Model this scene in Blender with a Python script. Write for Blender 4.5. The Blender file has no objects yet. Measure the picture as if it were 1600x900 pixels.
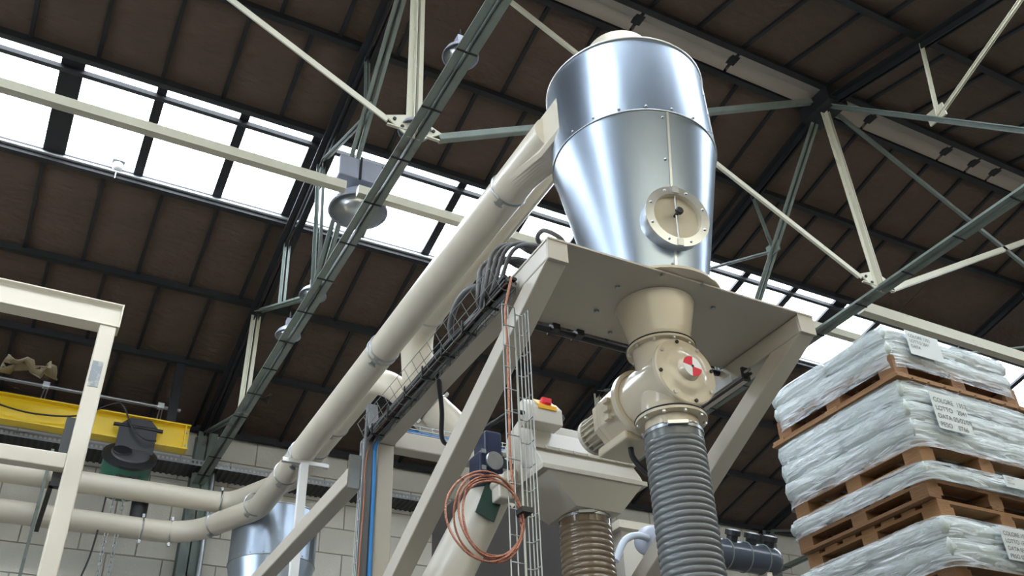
import bpy, math, random
from mathutils import Vector, Matrix, noise
random.seed(7)
S = bpy.context.scene
COL = S.collection

# ------------------------------------------------------------------ camera
cam = bpy.data.cameras.new('camera'); cam_o = bpy.data.objects.new('camera', cam); COL.objects.link(cam_o)
YAW, PIT, ROLL, FPX = 0.511388662, 0.604241214, -0.0435174079, 1472.34
fw = Vector((math.sin(YAW)*math.cos(PIT), math.cos(YAW)*math.cos(PIT), math.sin(PIT)))
rt = Vector((math.cos(YAW), -math.sin(YAW), 0)); up = rt.cross(fw)
r2 = rt*math.cos(ROLL)+up*math.sin(ROLL); u2 = -rt*math.sin(ROLL)+up*math.cos(ROLL)
cam_o.matrix_world = Matrix(((r2.x, u2.x, -fw.x, 0), (r2.y, u2.y, -fw.y, 0), (r2.z, u2.z, -fw.z, 1.6), (0, 0, 0, 1)))
cam.sensor_width = 36; cam.lens = FPX/1600*36; cam.clip_start = .05; cam.clip_end = 200
S.camera = cam_o

# ------------------------------------------------------------------ overcast sky, portals in the rooflights and added windows, exposure
w = bpy.data.worlds.new('overcast_sky'); S.world = w; w.use_nodes = True
bg = w.node_tree.nodes['Background']; bg.inputs[0].default_value = (.86, .93, 1.0, 1); bg.inputs[1].default_value = 9.0
S.view_settings.view_transform = 'Standard'; S.view_settings.look = 'None'
S.view_settings.gamma = 1; S.view_settings.exposure = 1.3; S.view_settings.use_curve_mapping = False
S.cycles.max_bounces = 8; S.cycles.diffuse_bounces = 5; S.cycles.glossy_bounces = 5; S.cycles.transparent_max_bounces = 12
S.cycles.sample_clamp_indirect = 6.0
XL, XR, YN, YF, YR, ZR, SL = -12.0, 18.0, -2.4, 11.5, 4.58, 8.82, .25
def zr(y): return ZR-SL*abs(y-YR)
def portal(name, loc, direction, sx, sy):
    l = bpy.data.lights.new(name, 'AREA'); l.shape = 'RECTANGLE'; l.size = sx; l.size_y = sy
    l.cycles.is_portal = True
    o = bpy.data.objects.new(name, l); COL.objects.link(o); o.location = loc
    o.rotation_euler = Vector(direction).to_track_quat('-Z', 'Y').to_euler(); return o
portal('portal_rooflight_far', ((XL+XR)/2, 7.41, zr(7.41)+.35), (0, -.2425, -.97), XR-XL, 1.4)
portal('portal_rooflight_near', ((XL+XR)/2, 1.75, zr(1.75)+.35), (0, .2425, -.97), XR-XL, 1.4)
portal('portal_added_front', (3.0, YN-.4, 5.25), (0, 1, 0), 16, 2.5)
portal('portal_added_gable', (XL-.3, 4.5, 5.3), (1, 0, 0), 9, 2.6)

# ------------------------------------------------------------------ materials
MATS = {}
def mat(name, col, rough=.5, metal=0., var=.0, vscale=8., bump=0., bscale=60., spec=.5, dirt=None, dscale=2., dth=.55, stretch=None, coat=0.):
    if name in MATS: return MATS[name]
    m = bpy.data.materials.new(name); m.use_nodes = True; nt = m.node_tree; b = nt.nodes['Principled BSDF']
    b.inputs['Base Color'].default_value = (*col, 1); b.inputs['Roughness'].default_value = rough
    b.inputs['Metallic'].default_value = metal; b.inputs['Specular IOR Level'].default_value = spec
    b.inputs['Coat Weight'].default_value = coat
    tc = nt.nodes.new('ShaderNodeTexCoord'); src = tc.outputs['Object']
    if stretch:
        mp = nt.nodes.new('ShaderNodeMapping'); mp.inputs['Scale'].default_value = stretch
        nt.links.new(src, mp.inputs[0]); src = mp.outputs[0]
    last = None
    if var:
        n = nt.nodes.new('ShaderNodeTexNoise'); n.inputs['Scale'].default_value = vscale; n.inputs['Detail'].default_value = 6
        nt.links.new(src, n.inputs['Vector'])
        mx = nt.nodes.new('ShaderNodeMix'); mx.data_type = 'RGBA'
        mx.inputs['A'].default_value = (*[max(0, c*(1-var)) for c in col], 1); mx.inputs['B'].default_value = (*[min(1, c*(1+var)) for c in col], 1)
        nt.links.new(n.outputs['Fac'], mx.inputs['Factor']); last = mx.outputs['Result']
    if dirt:
        n = nt.nodes.new('ShaderNodeTexNoise'); n.inputs['Scale'].default_value = dscale; n.inputs['Detail'].default_value = 5
        nt.links.new(src, n.inputs['Vector'])
        rp = nt.nodes.new('ShaderNodeValToRGB'); rp.color_ramp.elements[0].position = dth; rp.color_ramp.elements[1].position = dth+.15
        nt.links.new(n.outputs['Fac'], rp.inputs[0])
        mx = nt.nodes.new('ShaderNodeMix'); mx.data_type = 'RGBA'
        if last: nt.links.new(last, mx.inputs['A'])
        else: mx.inputs['A'].default_value = (*col, 1)
        mx.inputs['B'].default_value = (*dirt, 1); nt.links.new(rp.outputs[0], mx.inputs['Factor']); last = mx.outputs['Result']
    if last: nt.links.new(last, b.inputs['Base Color'])
    if bump:
        n = nt.nodes.new('ShaderNodeTexNoise'); n.inputs['Scale'].default_value = bscale; n.inputs['Detail'].default_value = 4
        nt.links.new(src, n.inputs['Vector'])
        bp = nt.nodes.new('ShaderNodeBump'); bp.inputs['Strength'].default_value = bump; bp.inputs['Distance'].default_value = .02
        nt.links.new(n.outputs['Fac'], bp.inputs['Height']); nt.links.new(bp.outputs[0], b.inputs['Normal'])
    MATS[name] = m; return m
CREAM = mat('cream_paint', (.64, .58, .47), .32, var=.05, vscale=3, bump=.03, bscale=30)
CREAM2 = mat('valve_enamel', (.68, .60, .46), .22, var=.04, vscale=5, coat=.3)
FRAME = mat('frame_paint', (.52, .475, .40), .45, var=.06, vscale=4)
GREYB = mat('feeder_paint', (.62, .58, .50), .3, var=.04, vscale=3)
GALV = mat('galvanised_sheet', (.40, .47, .56), .31, 1., var=.16, vscale=5, bump=.012, bscale=14, stretch=(1, 1, .35))
GALV2 = mat('galvanised_fittings', (.42, .44, .45), .33, 1., var=.2, vscale=20)
ALU = mat('bright_aluminium', (.75, .76, .76), .3, 1.)
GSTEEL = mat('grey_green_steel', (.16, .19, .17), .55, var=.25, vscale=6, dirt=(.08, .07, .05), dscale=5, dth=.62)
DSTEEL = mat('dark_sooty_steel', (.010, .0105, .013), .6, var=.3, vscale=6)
CSTEEL = mat('cream_steel', (.55, .53, .42), .5, var=.12, vscale=6, dirt=(.25, .18, .1), dscale=6, dth=.66)
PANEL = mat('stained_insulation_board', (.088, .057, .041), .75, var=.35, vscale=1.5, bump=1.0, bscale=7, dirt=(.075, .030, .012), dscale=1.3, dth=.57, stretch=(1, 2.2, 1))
RIDGE = mat('pale_ridge_board', (.36, .31, .27), .8, var=.1, vscale=2, bump=.3, bscale=9)
BLOCK = mat('painted_block', (.68, .65, .57), .8, var=.1, vscale=3, bump=.25, bscale=40, dirt=(.42, .38, .3), dscale=1.2, dth=.62)
MORTAR = mat('mortar', (.36, .33, .28), .9)
FLOORM = mat('concrete_floor', (.11, .105, .10), .6, var=.15, vscale=.7)
WALLM = mat('painted_wall', (.33, .31, .28), .8, var=.08, vscale=1)
YELLOW = mat('crane_yellow', (.86, .60, .02), .35, var=.05, vscale=3)
BLACK = mat('black_plastic', (.014, .015, .018), .4)
CABLEG = mat('grey_cable', (.12, .12, .12), .5)
CABLED = mat('dark_cable', (.02, .02, .023), .45)
CABLEB = mat('brown_cable', (.10, .05, .035), .5)
BLUE = mat('blue_hose', (.03, .22, .55), .4)
BLUEM = mat('blue_motor_paint', (.006, .015, .055), .35)
COPPER = mat('copper_strand', (.46, .21, .14), .3, 1., bump=.6, bscale=180)
HOSEG = mat('grey_hose', (.15, .16, .165), .25, spec=.6)
HOSEB = mat('brown_hose', (.20, .145, .09), .2, spec=.7, coat=.4)
RED = mat('red_print', (.72, .01, .03), .45); WHITE = mat('white_print', (.85, .85, .84), .5)
YEL2 = mat('switch_yellow', (.9, .45, .01), .4)
GREEN = mat('hoist_green', (.02, .12, .08), .35)
GREENP = mat('dark_green_plate', (.02, .06, .05), .4)
WOOD = mat('pallet_wood', (.21, .105, .045), .75, var=.3, vscale=5, bump=.3, bscale=40, stretch=(1, .3, 3))
WOOD2 = mat('fresh_pallet_wood', (.28, .145, .06), .75, var=.25, vscale=5, bump=.3, bscale=40, stretch=(1, .3, 3))
SACK = mat('pale_sack', (.50, .55, .53), .42, var=.12, vscale=7, bump=.5, bscale=14)
BSACK = mat('brown_sack', (.12, .075, .06), .4, var=.3, vscale=6, bump=.5, bscale=14)
PAPER = mat('label_paper', (.60, .63, .63), .6); INK = mat('label_ink', (.05, .05, .055), .7)
SHADEM = mat('shade_and_scrap_brown', (.04, .032, .028), .6)  # dark brown for the painted conveyor shade and the torn scrap
LAMPM = mat('lamp_grey', (.30, .32, .38), .4, var=.1)
GREYCYL = mat('grey_vessel_paint', (.06, .07, .09), .25)
RAG = mat('torn_membrane', (.35, .29, .19), .9, bump=.5, bscale=20)

def pane_material(name, tint):
    m = bpy.data.materials.new(name); m.use_nodes = True; nt = m.node_tree; nt.nodes.clear()
    out = nt.nodes.new('ShaderNodeOutputMaterial'); tr = nt.nodes.new('ShaderNodeBsdfTransparent'); tl = nt.nodes.new('ShaderNodeBsdfTranslucent')
    mx = nt.nodes.new('ShaderNodeMixShader'); mx.inputs[0].default_value = .4
    tc = nt.nodes.new('ShaderNodeTexCoord'); mp = nt.nodes.new('ShaderNodeMapping'); mp.inputs['Scale'].default_value = (26, 2.5, 2)
    n = nt.nodes.new('ShaderNodeTexNoise'); n.inputs['Scale'].default_value = 1.; n.inputs['Detail'].default_value = 7; n.inputs['Roughness'].default_value = .7
    rp = nt.nodes.new('ShaderNodeValToRGB'); rp.color_ramp.elements[0].position = .31; rp.color_ramp.elements[0].color = (.012, .012, .014, 1)
    rp.color_ramp.elements[1].position = .37; rp.color_ramp.elements[1].color = (*tint, 1)
    nt.links.new(tc.outputs['Object'], mp.inputs[0]); nt.links.new(mp.outputs[0], n.inputs['Vector']); nt.links.new(n.outputs['Fac'], rp.inputs[0])
    nt.links.new(rp.outputs[0], tr.inputs[0]); nt.links.new(rp.outputs[0], tl.inputs[0])
    nt.links.new(tr.outputs[0], mx.inputs[1]); nt.links.new(tl.outputs[0], mx.inputs[2]); nt.links.new(mx.outputs[0], out.inputs[0]); return m
PANE = pane_material('translucent_sheet', (.72, .74, .76)); DIMPANE = pane_material('dimming_warm_pane', (.36, .34, .29))  # second tint dims and warms daylight from the added front windows
def wrap_material():
    m = bpy.data.materials.new('stretch_film'); m.use_nodes = True; nt = m.node_tree; b = nt.nodes['Principled BSDF']
    b.inputs['Base Color'].default_value = (.78, .84, .88, 1); b.inputs['Roughness'].default_value = .16
    tc = nt.nodes.new('ShaderNodeTexCoord'); mp = nt.nodes.new('ShaderNodeMapping'); mp.inputs['Scale'].default_value = (2., 2., 16); mp.inputs['Rotation'].default_value = (.25, .2, 0)
    n = nt.nodes.new('ShaderNodeTexNoise'); n.inputs['Scale'].default_value = 2.2; n.inputs['Detail'].default_value = 5; n.inputs['Distortion'].default_value = .8
    bp = nt.nodes.new('ShaderNodeBump'); bp.inputs['Strength'].default_value = .9; bp.inputs['Distance'].default_value = .03
    rp = nt.nodes.new('ShaderNodeValToRGB'); rp.color_ramp.elements[0].position = .35; rp.color_ramp.elements[0].color = (.12, .12, .12, 1)
    rp.color_ramp.elements[1].position = .72; rp.color_ramp.elements[1].color = (.72, .72, .72, 1)
    nt.links.new(tc.outputs['Object'], mp.inputs[0]); nt.links.new(mp.outputs[0], n.inputs['Vector']); nt.links.new(n.outputs['Fac'], bp.inputs['Height'])
    nt.links.new(bp.outputs[0], b.inputs['Normal']); nt.links.new(n.outputs['Fac'], rp.inputs[0]); nt.links.new(rp.outputs[0], b.inputs['Alpha']); return m
WRAP = wrap_material()

# ------------------------------------------------------------------ mesh helpers
V = Vector
def frame_of(d, ref=None):
    d = d.normalized(); ref = V(ref) if ref is not None else V((0, 0, 1))
    if abs(d.dot(ref)) > .97: ref = V((0, 1, 0)) if abs(d.y) < .9 else V((1, 0, 0))
    s = d.cross(ref).normalized(); return s, s.cross(d).normalized()
class MB:
    def __init__(self): self.v = []; self.f = []; self.s = []
    def add(self, vs, fs, smooth=False):
        o = len(self.v); self.v += [tuple(p) for p in vs]; self.f += [tuple(i+o for i in f) for f in fs]; self.s += [smooth]*len(fs); return self
    def box(self, x0, x1, y0, y1, z0, z1):
        return self.add([(x, y, z) for x in (x0, x1) for y in (y0, y1) for z in (z0, z1)], [(0, 1, 3, 2), (4, 6, 7, 5), (0, 4, 5, 1), (2, 3, 7, 6), (0, 2, 6, 4), (1, 5, 7, 3)])
    def bar(self, p, q, w, h, ref=(0, 0, 1), off=(0, 0)):
        p = V(p); q = V(q); s, u = frame_of(q-p, ref); c = s*off[0]+u*off[1]
        vs = [e+c+s*(a*w/2)+u*(b*h/2) for e in (p, q) for a in (-1, 1) for b in (-1, 1)]
        return self.add(vs, [(0, 1, 3, 2), (4, 6, 7, 5), (0, 4, 5, 1), (2, 3, 7, 6), (0, 2, 6, 4), (1, 5, 7, 3)])
    def prism(self, poly, ext):
        n = len(poly); e = V(ext); vs = [V(p) for p in poly]+[V(p)+e for p in poly]
        return self.add(vs, [tuple(range(n-1, -1, -1)), tuple(range(n, 2*n))]+[(i, (i+1) % n, n+(i+1) % n, n+i) for i in range(n)])
    def tube(self, pts, r, n=12, caps=True, closed=False):
        pts = [V(p) for p in pts]; m = len(pts); rr = r if isinstance(r, (list, tuple)) else [r]*m
        vs = []; fr = None
        for i, p in enumerate(pts):
            a = pts[i-1] if (i > 0 or closed) else p; b = pts[(i+1) % m] if (i < m-1 or closed) else p
            d = (b-a); d = d.normalized() if d.length > 1e-9 else V((0, 0, 1))
            if fr is None: s, u = frame_of(d)
            else:
                s = (fr-d*fr.dot(d)).normalized(); u = s.cross(d).normalized()
            fr = s
            vs += [p+(s*math.cos(2*math.pi*k/n)+u*math.sin(2*math.pi*k/n))*rr[i] for k in range(n)]
        fs = []
        for i in range(m if closed else m-1):
            j = (i+1) % m
            fs += [(i*n+k, i*n+(k+1) % n, j*n+(k+1) % n, j*n+k) for k in range(n)]
        self.add(vs, fs, True)
        if caps and not closed:
            self.add(vs[:n], [tuple(range(n-1, -1, -1))]); self.add(vs[-n:], [tuple(range(n))])
        return self
    def lathe(self, prof, org, axis=(0, 0, 1), n=32, smooth=True, ref=None):
        # prof: (radius, distance along axis); sharp steps are made by repeating a ring
        org = V(org); a = V(axis).normalized(); s, u = frame_of(a, ref)
        for (r0, t0), (r1, t1) in zip(prof[:-1], prof[1:]):
            vs = [org+a*t+(s*math.cos(2*math.pi*k/n)+u*math.sin(2*math.pi*k/n))*max(r, 1e-5) for (r, t) in ((r0, t0), (r1, t1)) for k in range(n)]
            self.add(vs, [(k, (k+1) % n, n+(k+1) % n, n+k) for k in range(n)], smooth)
        return self
    def lathe_s(self, prof, org, axis=(0, 0, 1), n=32):   # shared rings: smooth along the profile
        org = V(org); a = V(axis).normalized(); s, u = frame_of(a)
        vs = [org+a*t+(s*math.cos(2*math.pi*k/n)+u*math.sin(2*math.pi*k/n))*max(r, 1e-5) for (r, t) in prof for k in range(n)]
        return self.add(vs, [(i*n+k, i*n+(k+1) % n, (i+1)*n+(k+1) % n, (i+1)*n+k) for i in range(len(prof)-1) for k in range(n)], True)
    def ring(self, c, axis, R, r, n=28, m=6):
        c = V(c); s, u = frame_of(V(axis)); return self.tube([c+(s*math.cos(2*math.pi*k/n)+u*math.sin(2*math.pi*k/n))*R for k in range(n)], r, m, closed=True)
    def mesh(self, name):
        me = bpy.data.meshes.new(name); me.from_pydata(self.v, [], self.f); me.update()
        me.polygons.foreach_set('use_smooth', self.s); return me
    def build(self, name, m, parent=None, bevel=0):
        o = bpy.data.objects.new(name, self.mesh(name)); COL.objects.link(o); o.data.materials.append(m); o.parent = parent
        if bevel:
            b = o.modifiers.new('bevel', 'BEVEL'); b.width = bevel; b.segments = 2; b.limit_method = 'ANGLE'
        return o
def tag(o, label, cat, group=None):
    o['label'] = label; o['category'] = cat
    if group: o['group'] = group
    return o
def thing(name, label, cat, loc=(0, 0, 0), group=None):
    o = bpy.data.objects.new(name, None); COL.objects.link(o); o.location = loc; o.empty_display_size = .1
    return tag(o, label, cat, group)
def struct(o): o['kind'] = 'structure'; return o
def setting(name):
    o = bpy.data.objects.new(name, None); COL.objects.link(o); return struct(o)
def inst(name, me, m, parent, loc=(0, 0, 0), rot=None, scale=None):
    o = bpy.data.objects.new(name, me); COL.objects.link(o); o.parent = parent; o.location = loc
    if not me.materials: me.materials.append(m)
    if rot: o.rotation_euler = rot
    if scale: o.scale = scale
    return o
def copy_tree(o, parent=None):
    c = o.copy(); COL.objects.link(c); c.parent = parent
    for ch in [x for x in o.children]: copy_tree(ch, c)
    return c
def fillet(pts, rad, n=8):
    pts = [V(p) for p in pts]; out = [pts[0]]
    for i in range(1, len(pts)-1):
        a, b, c = pts[i-1], pts[i], pts[i+1]; d1 = (a-b).normalized(); d2 = (c-b).normalized()
        ang = d1.angle(d2); t = rad/math.tan(ang/2); t = min(t, (a-b).length*.49, (c-b).length*.49); r = t*math.tan(ang/2)
        p1 = b+d1*t; p2 = b+d2*t; bis = (d1+d2).normalized(); ctr = b+bis*(r/math.sin(ang/2))
        v1 = p1-ctr; v2 = p2-ctr; tot = v1.angle(v2); ax = v1.cross(v2).normalized()
        for k in range(n+1): out.append(ctr+Matrix.Rotation(tot*k/n, 3, ax) @ v1)
    out.append(pts[-1]); return out
def spline(pts, n=8):
    P = [V(p) for p in pts]; P = [P[0]*2-P[1]]+P+[P[-1]*2-P[-2]]; out = []
    for i in range(1, len(P)-2):
        a, b, c, d = P[i-1:i+3]
        for k in range(n):
            t = k/n; out.append(.5*((2*b)+(c-a)*t+(2*a-5*b+4*c-d)*t*t+(3*b-a-3*c+d)*t**3))
    out.append(P[-2]); return out

# ------------------------------------------------------------------ room shell
struct(MB().box(XL, XR, YN, YF, -.2, 0).build('floor', FLOORM))
struct(MB().box(XL, XR, YN-.3, YN, 0, 4.0).box(XL, XR, YN-.3, YN, 6.5, zr(YN)+.1).box(XL, -5, YN-.3, YN, 4.0, 6.5).box(11, XR, YN-.3, YN, 4.0, 6.5).build('wall_front', WALLM))  # window opening added behind the camera to light the front faces
struct(MB().prism([(XR, YN, 0), (XR, YF, 0), (XR, YF, zr(YF)), (XR, YR, ZR), (XR, YN, zr(YN))], (.3, 0, 0)).build('wall_right', WALLM))
mbw = MB()   # left gable; its opening is added, out of view, for side daylight
mbw.prism([(XL, YN, 6.6), (XL, YF, 6.6), (XL, YF, zr(YF)), (XL, YR, ZR), (XL, YN, zr(YN))], (-.3, 0, 0)); mbw.box(XL-.3, XL, YN, 0, 4, 6.6); mbw.box(XL-.3, XL, 9, YF, 4, 6.6); mbw.box(XL-.3, XL, YN, YF, 0, 4)
struct(mbw.build('wall_left', WALLM))

CZ, CH, BLK = 5.407, .335, .622
wall_back = struct(MB().box(XL, XR, YF+.012, YF+.3, 0, zr(YF)+.12).build('wall_back', MORTAR))
block_me = MB().box(.008, BLK-.008, 0, .03, .008, CH-.008).mesh('block')
for c in range(-4, 6):
    z0 = CZ+c*CH
    me = block_me
    if z0+CH > zr(YF)+.1: me = MB().box(.008, BLK-.008, 0, .03, .008, zr(YF)+.1-z0).mesh('block_cut')
    for k in range(-3, 25):
        x0 = .04+k*BLK+(BLK/2 if c % 2 else 0)
        inst('block', me, BLOCK, wall_back, (x0, YF-.003*random.random(), z0))

# roof: deck, boards between purlins, ribs
ceiling = bpy.data.objects.new('ceiling', None); COL.objects.link(ceiling); struct(ceiling)
deck = MB()
def deck_strip(y0, y1):
    deck.prism([(XL, y0, zr(y0)+.09), (XL, y1, zr(y1)+.09), (XL, y1, zr(y1)+.15), (XL, y0, zr(y0)+.15)], (XR-XL, 0, 0))
for a, b in ((YN-.3, 1.18), (2.36, 4.58), (4.58, 6.80), (7.98, YF+.3)): deck_strip(a, b)
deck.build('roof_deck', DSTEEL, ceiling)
RIB = .56
rows = [(4.74, 5.80, .43, 0, 12), (5.80, 6.80, .19, -1.2, 9), (7.98, 9.17, -.07, -1.8, 12.5), (9.17, 10.28, .18, -2.0, 13.5), (10.28, 11.45, .0, -1.5, 14), (4.42, 3.37, .18, 2, 12), (3.37, 2.36, .40, 4, 12)]
for y0, y1, ph, xa, xb in rows:
    ya, yb = min(y0, y1), max(y0, y1); L = math.hypot(yb-ya, zr(ya)-zr(yb)); tilt = -math.atan(SL) if ya >= YR else math.atan(SL)
    NX, NY = 5, 7
    mes = []
    for q in range(5):
        b = MB(); vs = []
        for j in range(NY+1):
            for i in range(NX+1):
                u, v = i/NX, j/NY
                h = -.022*math.sin(math.pi*u)*math.sin(math.pi*v)*random.uniform(.3, 1.4)
                vs.append((u*(RIB-.012)+.006, v*L, h))
        b.add(vs, [(j*(NX+1)+i, (j+1)*(NX+1)+i, (j+1)*(NX+1)+i+1, j*(NX+1)+i+1) for j in range(NY) for i in range(NX)], True)
        b.box(.006, RIB-.006, 0, L, .02, .05)
        mes.append(b.mesh('roof_board'))
    ribm = MB().box(-.018, .018, 0, L, -.03, .01).mesh('rib')
    k0 = math.floor((xa-ph)/RIB); k1 = math.ceil((xb-ph)/RIB)
    for k in range(k0, k1+1):
        x = ph+k*RIB
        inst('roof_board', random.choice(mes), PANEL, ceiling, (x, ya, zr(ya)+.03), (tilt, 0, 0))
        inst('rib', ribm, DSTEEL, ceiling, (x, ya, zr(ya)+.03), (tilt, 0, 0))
    # plain board beyond what the photograph shows
    rest = MB()
    for xs, xe in ((XL, ph+k0*RIB-.01), (ph+(k1+1)*RIB+.01, XR)):
        rest.prism([(xs, ya, zr(ya)+.035), (xs, yb, zr(yb)+.035), (xs, yb, zr(yb)+.08), (xs, ya, zr(ya)+.08)], (xe-xs, 0, 0))
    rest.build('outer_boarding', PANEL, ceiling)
o = MB()
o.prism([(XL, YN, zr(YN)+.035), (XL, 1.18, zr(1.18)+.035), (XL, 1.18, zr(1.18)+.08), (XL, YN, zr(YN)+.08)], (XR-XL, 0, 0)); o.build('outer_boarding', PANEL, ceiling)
for y in (10.28, 9.17, 5.80, 4.745, 4.415, 3.37, 2.34, 1.14, 0, -1.2, 11.42, 6.80):
    b = MB(); b.box(XL, XR, y-.008, y+.008, zr(y)-.06, zr(y)+.03); b.box(XL, XR, y-.032, y+.032, zr(y)-.065, zr(y)-.055)
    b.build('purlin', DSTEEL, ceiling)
cl = MB().box(-.05, .05, -.08, .08, -.11, -.02).mesh('purlin_cleat')
xs = [-8, 4.08, 5.23, 7.12, 8.3, 8.76, 9.12, 11, 14]
for a, b_ in zip(xs[:-1], xs[1:]):
    MB().prism([(a+.02, 4.44, zr(4.44)-.02), (a+.02, 4.58, ZR-.02), (a+.02, 4.72, zr(4.72)-.02), (a+.02, 4.72, zr(4.72)+.06), (a+.02, 4.58, ZR+.06), (a+.02, 4.44, zr(4.44)+.06)], (b_-a-.04, 0, 0)).build('ridge_board', RIDGE, ceiling)
    inst('ridge_strap', cl, DSTEEL, ceiling, (b_, 4.58, ZR+.075))

# rooflights: translucent corrugated sheets on bars
SH = .78
def rooflight(name, y0, y1):
    w = setting(name); yl, yh = (y0, y1); L = math.hypot(y1-y0, zr(y1)-zr(y0)); up_ = 1 if y0 > YR else -1
    tilt = -math.atan(SL) if y0 > YR else math.atan(SL)
    b = MB(); n = 44; vs = []
    for v in (-.06, L+.06):
        vs += [(i/n*SH, v, .013*math.cos(2*math.pi*i/n*10.25)) for i in range(n+1)]
    b.add(vs, [(i, i+1, n+2+i, n+1+i) for i in range(n)], True); me = b.mesh('translucent_sheet')
    wide = MB().box(-.10, .10, 0, L, -.05, -.015).mesh('wide_bar'); thin = MB().box(-.045, .045, 0, L, -.05, -.015).mesh('glazing_bar')
    k0 = -15
    for k in range(k0, 24):
        x = -.56+k*SH
        if x < XL or x+SH > XR: continue
        inst('translucent_sheet', me, PANE, w, (x, y0, zr(y0)+.09), (tilt, 0, 0))
        inst('wide_bar' if k % 3 == 0 else 'glazing_bar', wide if k % 3 == 0 else thin, DSTEEL, w, (x, y0, zr(y0)+.09), (tilt, 0, 0))
    ym = y0+.20 if y0 > YR else y1-.20
    MB().box(XL, XR, ym-.025, ym+.025, zr(ym)-.0, zr(ym)+.05).build('rail', DSTEEL, w)
    ye = y1 if y0 > YR else y0
    MB().box(XL, XR, ye-.05, ye+.02, zr(ye)-.06, zr(ye)+.06).build('rail', DSTEEL, w)
    MB().tube([(XL, ye-.06*up_, zr(ye)-.0), (XR, ye-.06*up_, zr(ye)-.0)], .022, 8).build('conduit', GALV2, w)
rooflight('window_1', 6.80, 7.98)
rooflight('window_2', 1.18, 2.36)
w4 = setting('added_window_4')  # added windows behind the camera, unseen, brightening faces turned to it
for i in range(10):
    MB().box(-5+i*1.6+.04, -5+i*1.6+1.56, YN-.2, YN-.18, 4.03, 6.47).build('pane', DIMPANE, w4)
    MB().box(-5+i*1.6-.04, -5+i*1.6+.04, YN-.25, YN-.12, 4.0, 6.5).build('mullion', DSTEEL, w4)
w3 = setting('added_window_3')  # added gable windows, unseen, giving daylight from the left
for i in range(6):
    MB().box(XL-.2, XL-.18, i*1.5+.03, i*1.5+1.47, 4.02, 6.58).build('pane', PANE, w3)
    MB().box(XL-.25, XL-.12, i*1.5-.04, i*1.5+.04, 4, 6.6).build('mullion', DSTEEL, w3)

# ------------------------------------------------------------------ roof trusses
def ang(b, p, q, w=.05, t=.008, gap=.02, ref=(1, 0, 0), flip=1):
    """a pair of steel angles back to back, seen from below as two flanges with a slit"""
    p = V(p); q = V(q); d = (q-p).normalized(); s = V((1, 0, 0)); u = s.cross(d).normalized()*flip
    for sg in (-1, 1):
        c = s*sg*(gap/2+w/2)
        vs = [e+c+s*(a*w/2)+u*(h*t) for e in (p, q) for a in (-1, 1) for h in (0, 1)]
        b.add(vs, [(0, 1, 3, 2), (4, 6, 7, 5), (0, 4, 5, 1), (2, 3, 7, 6), (0, 2, 6, 4), (1, 5, 7, 3)])
        c = s*sg*(gap/2+t/2)
        vs = [e+c+s*(a*t/2)+u*(h*w) for e in (p, q) for a in (-1, 1) for h in (0, 1)]
        b.add(vs, [(0, 1, 3, 2), (4, 6, 7, 5), (0, 4, 5, 1), (2, 3, 7, 6), (0, 2, 6, 4), (1, 5, 7, 3)])
    return b
ZC = 6.30
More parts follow.
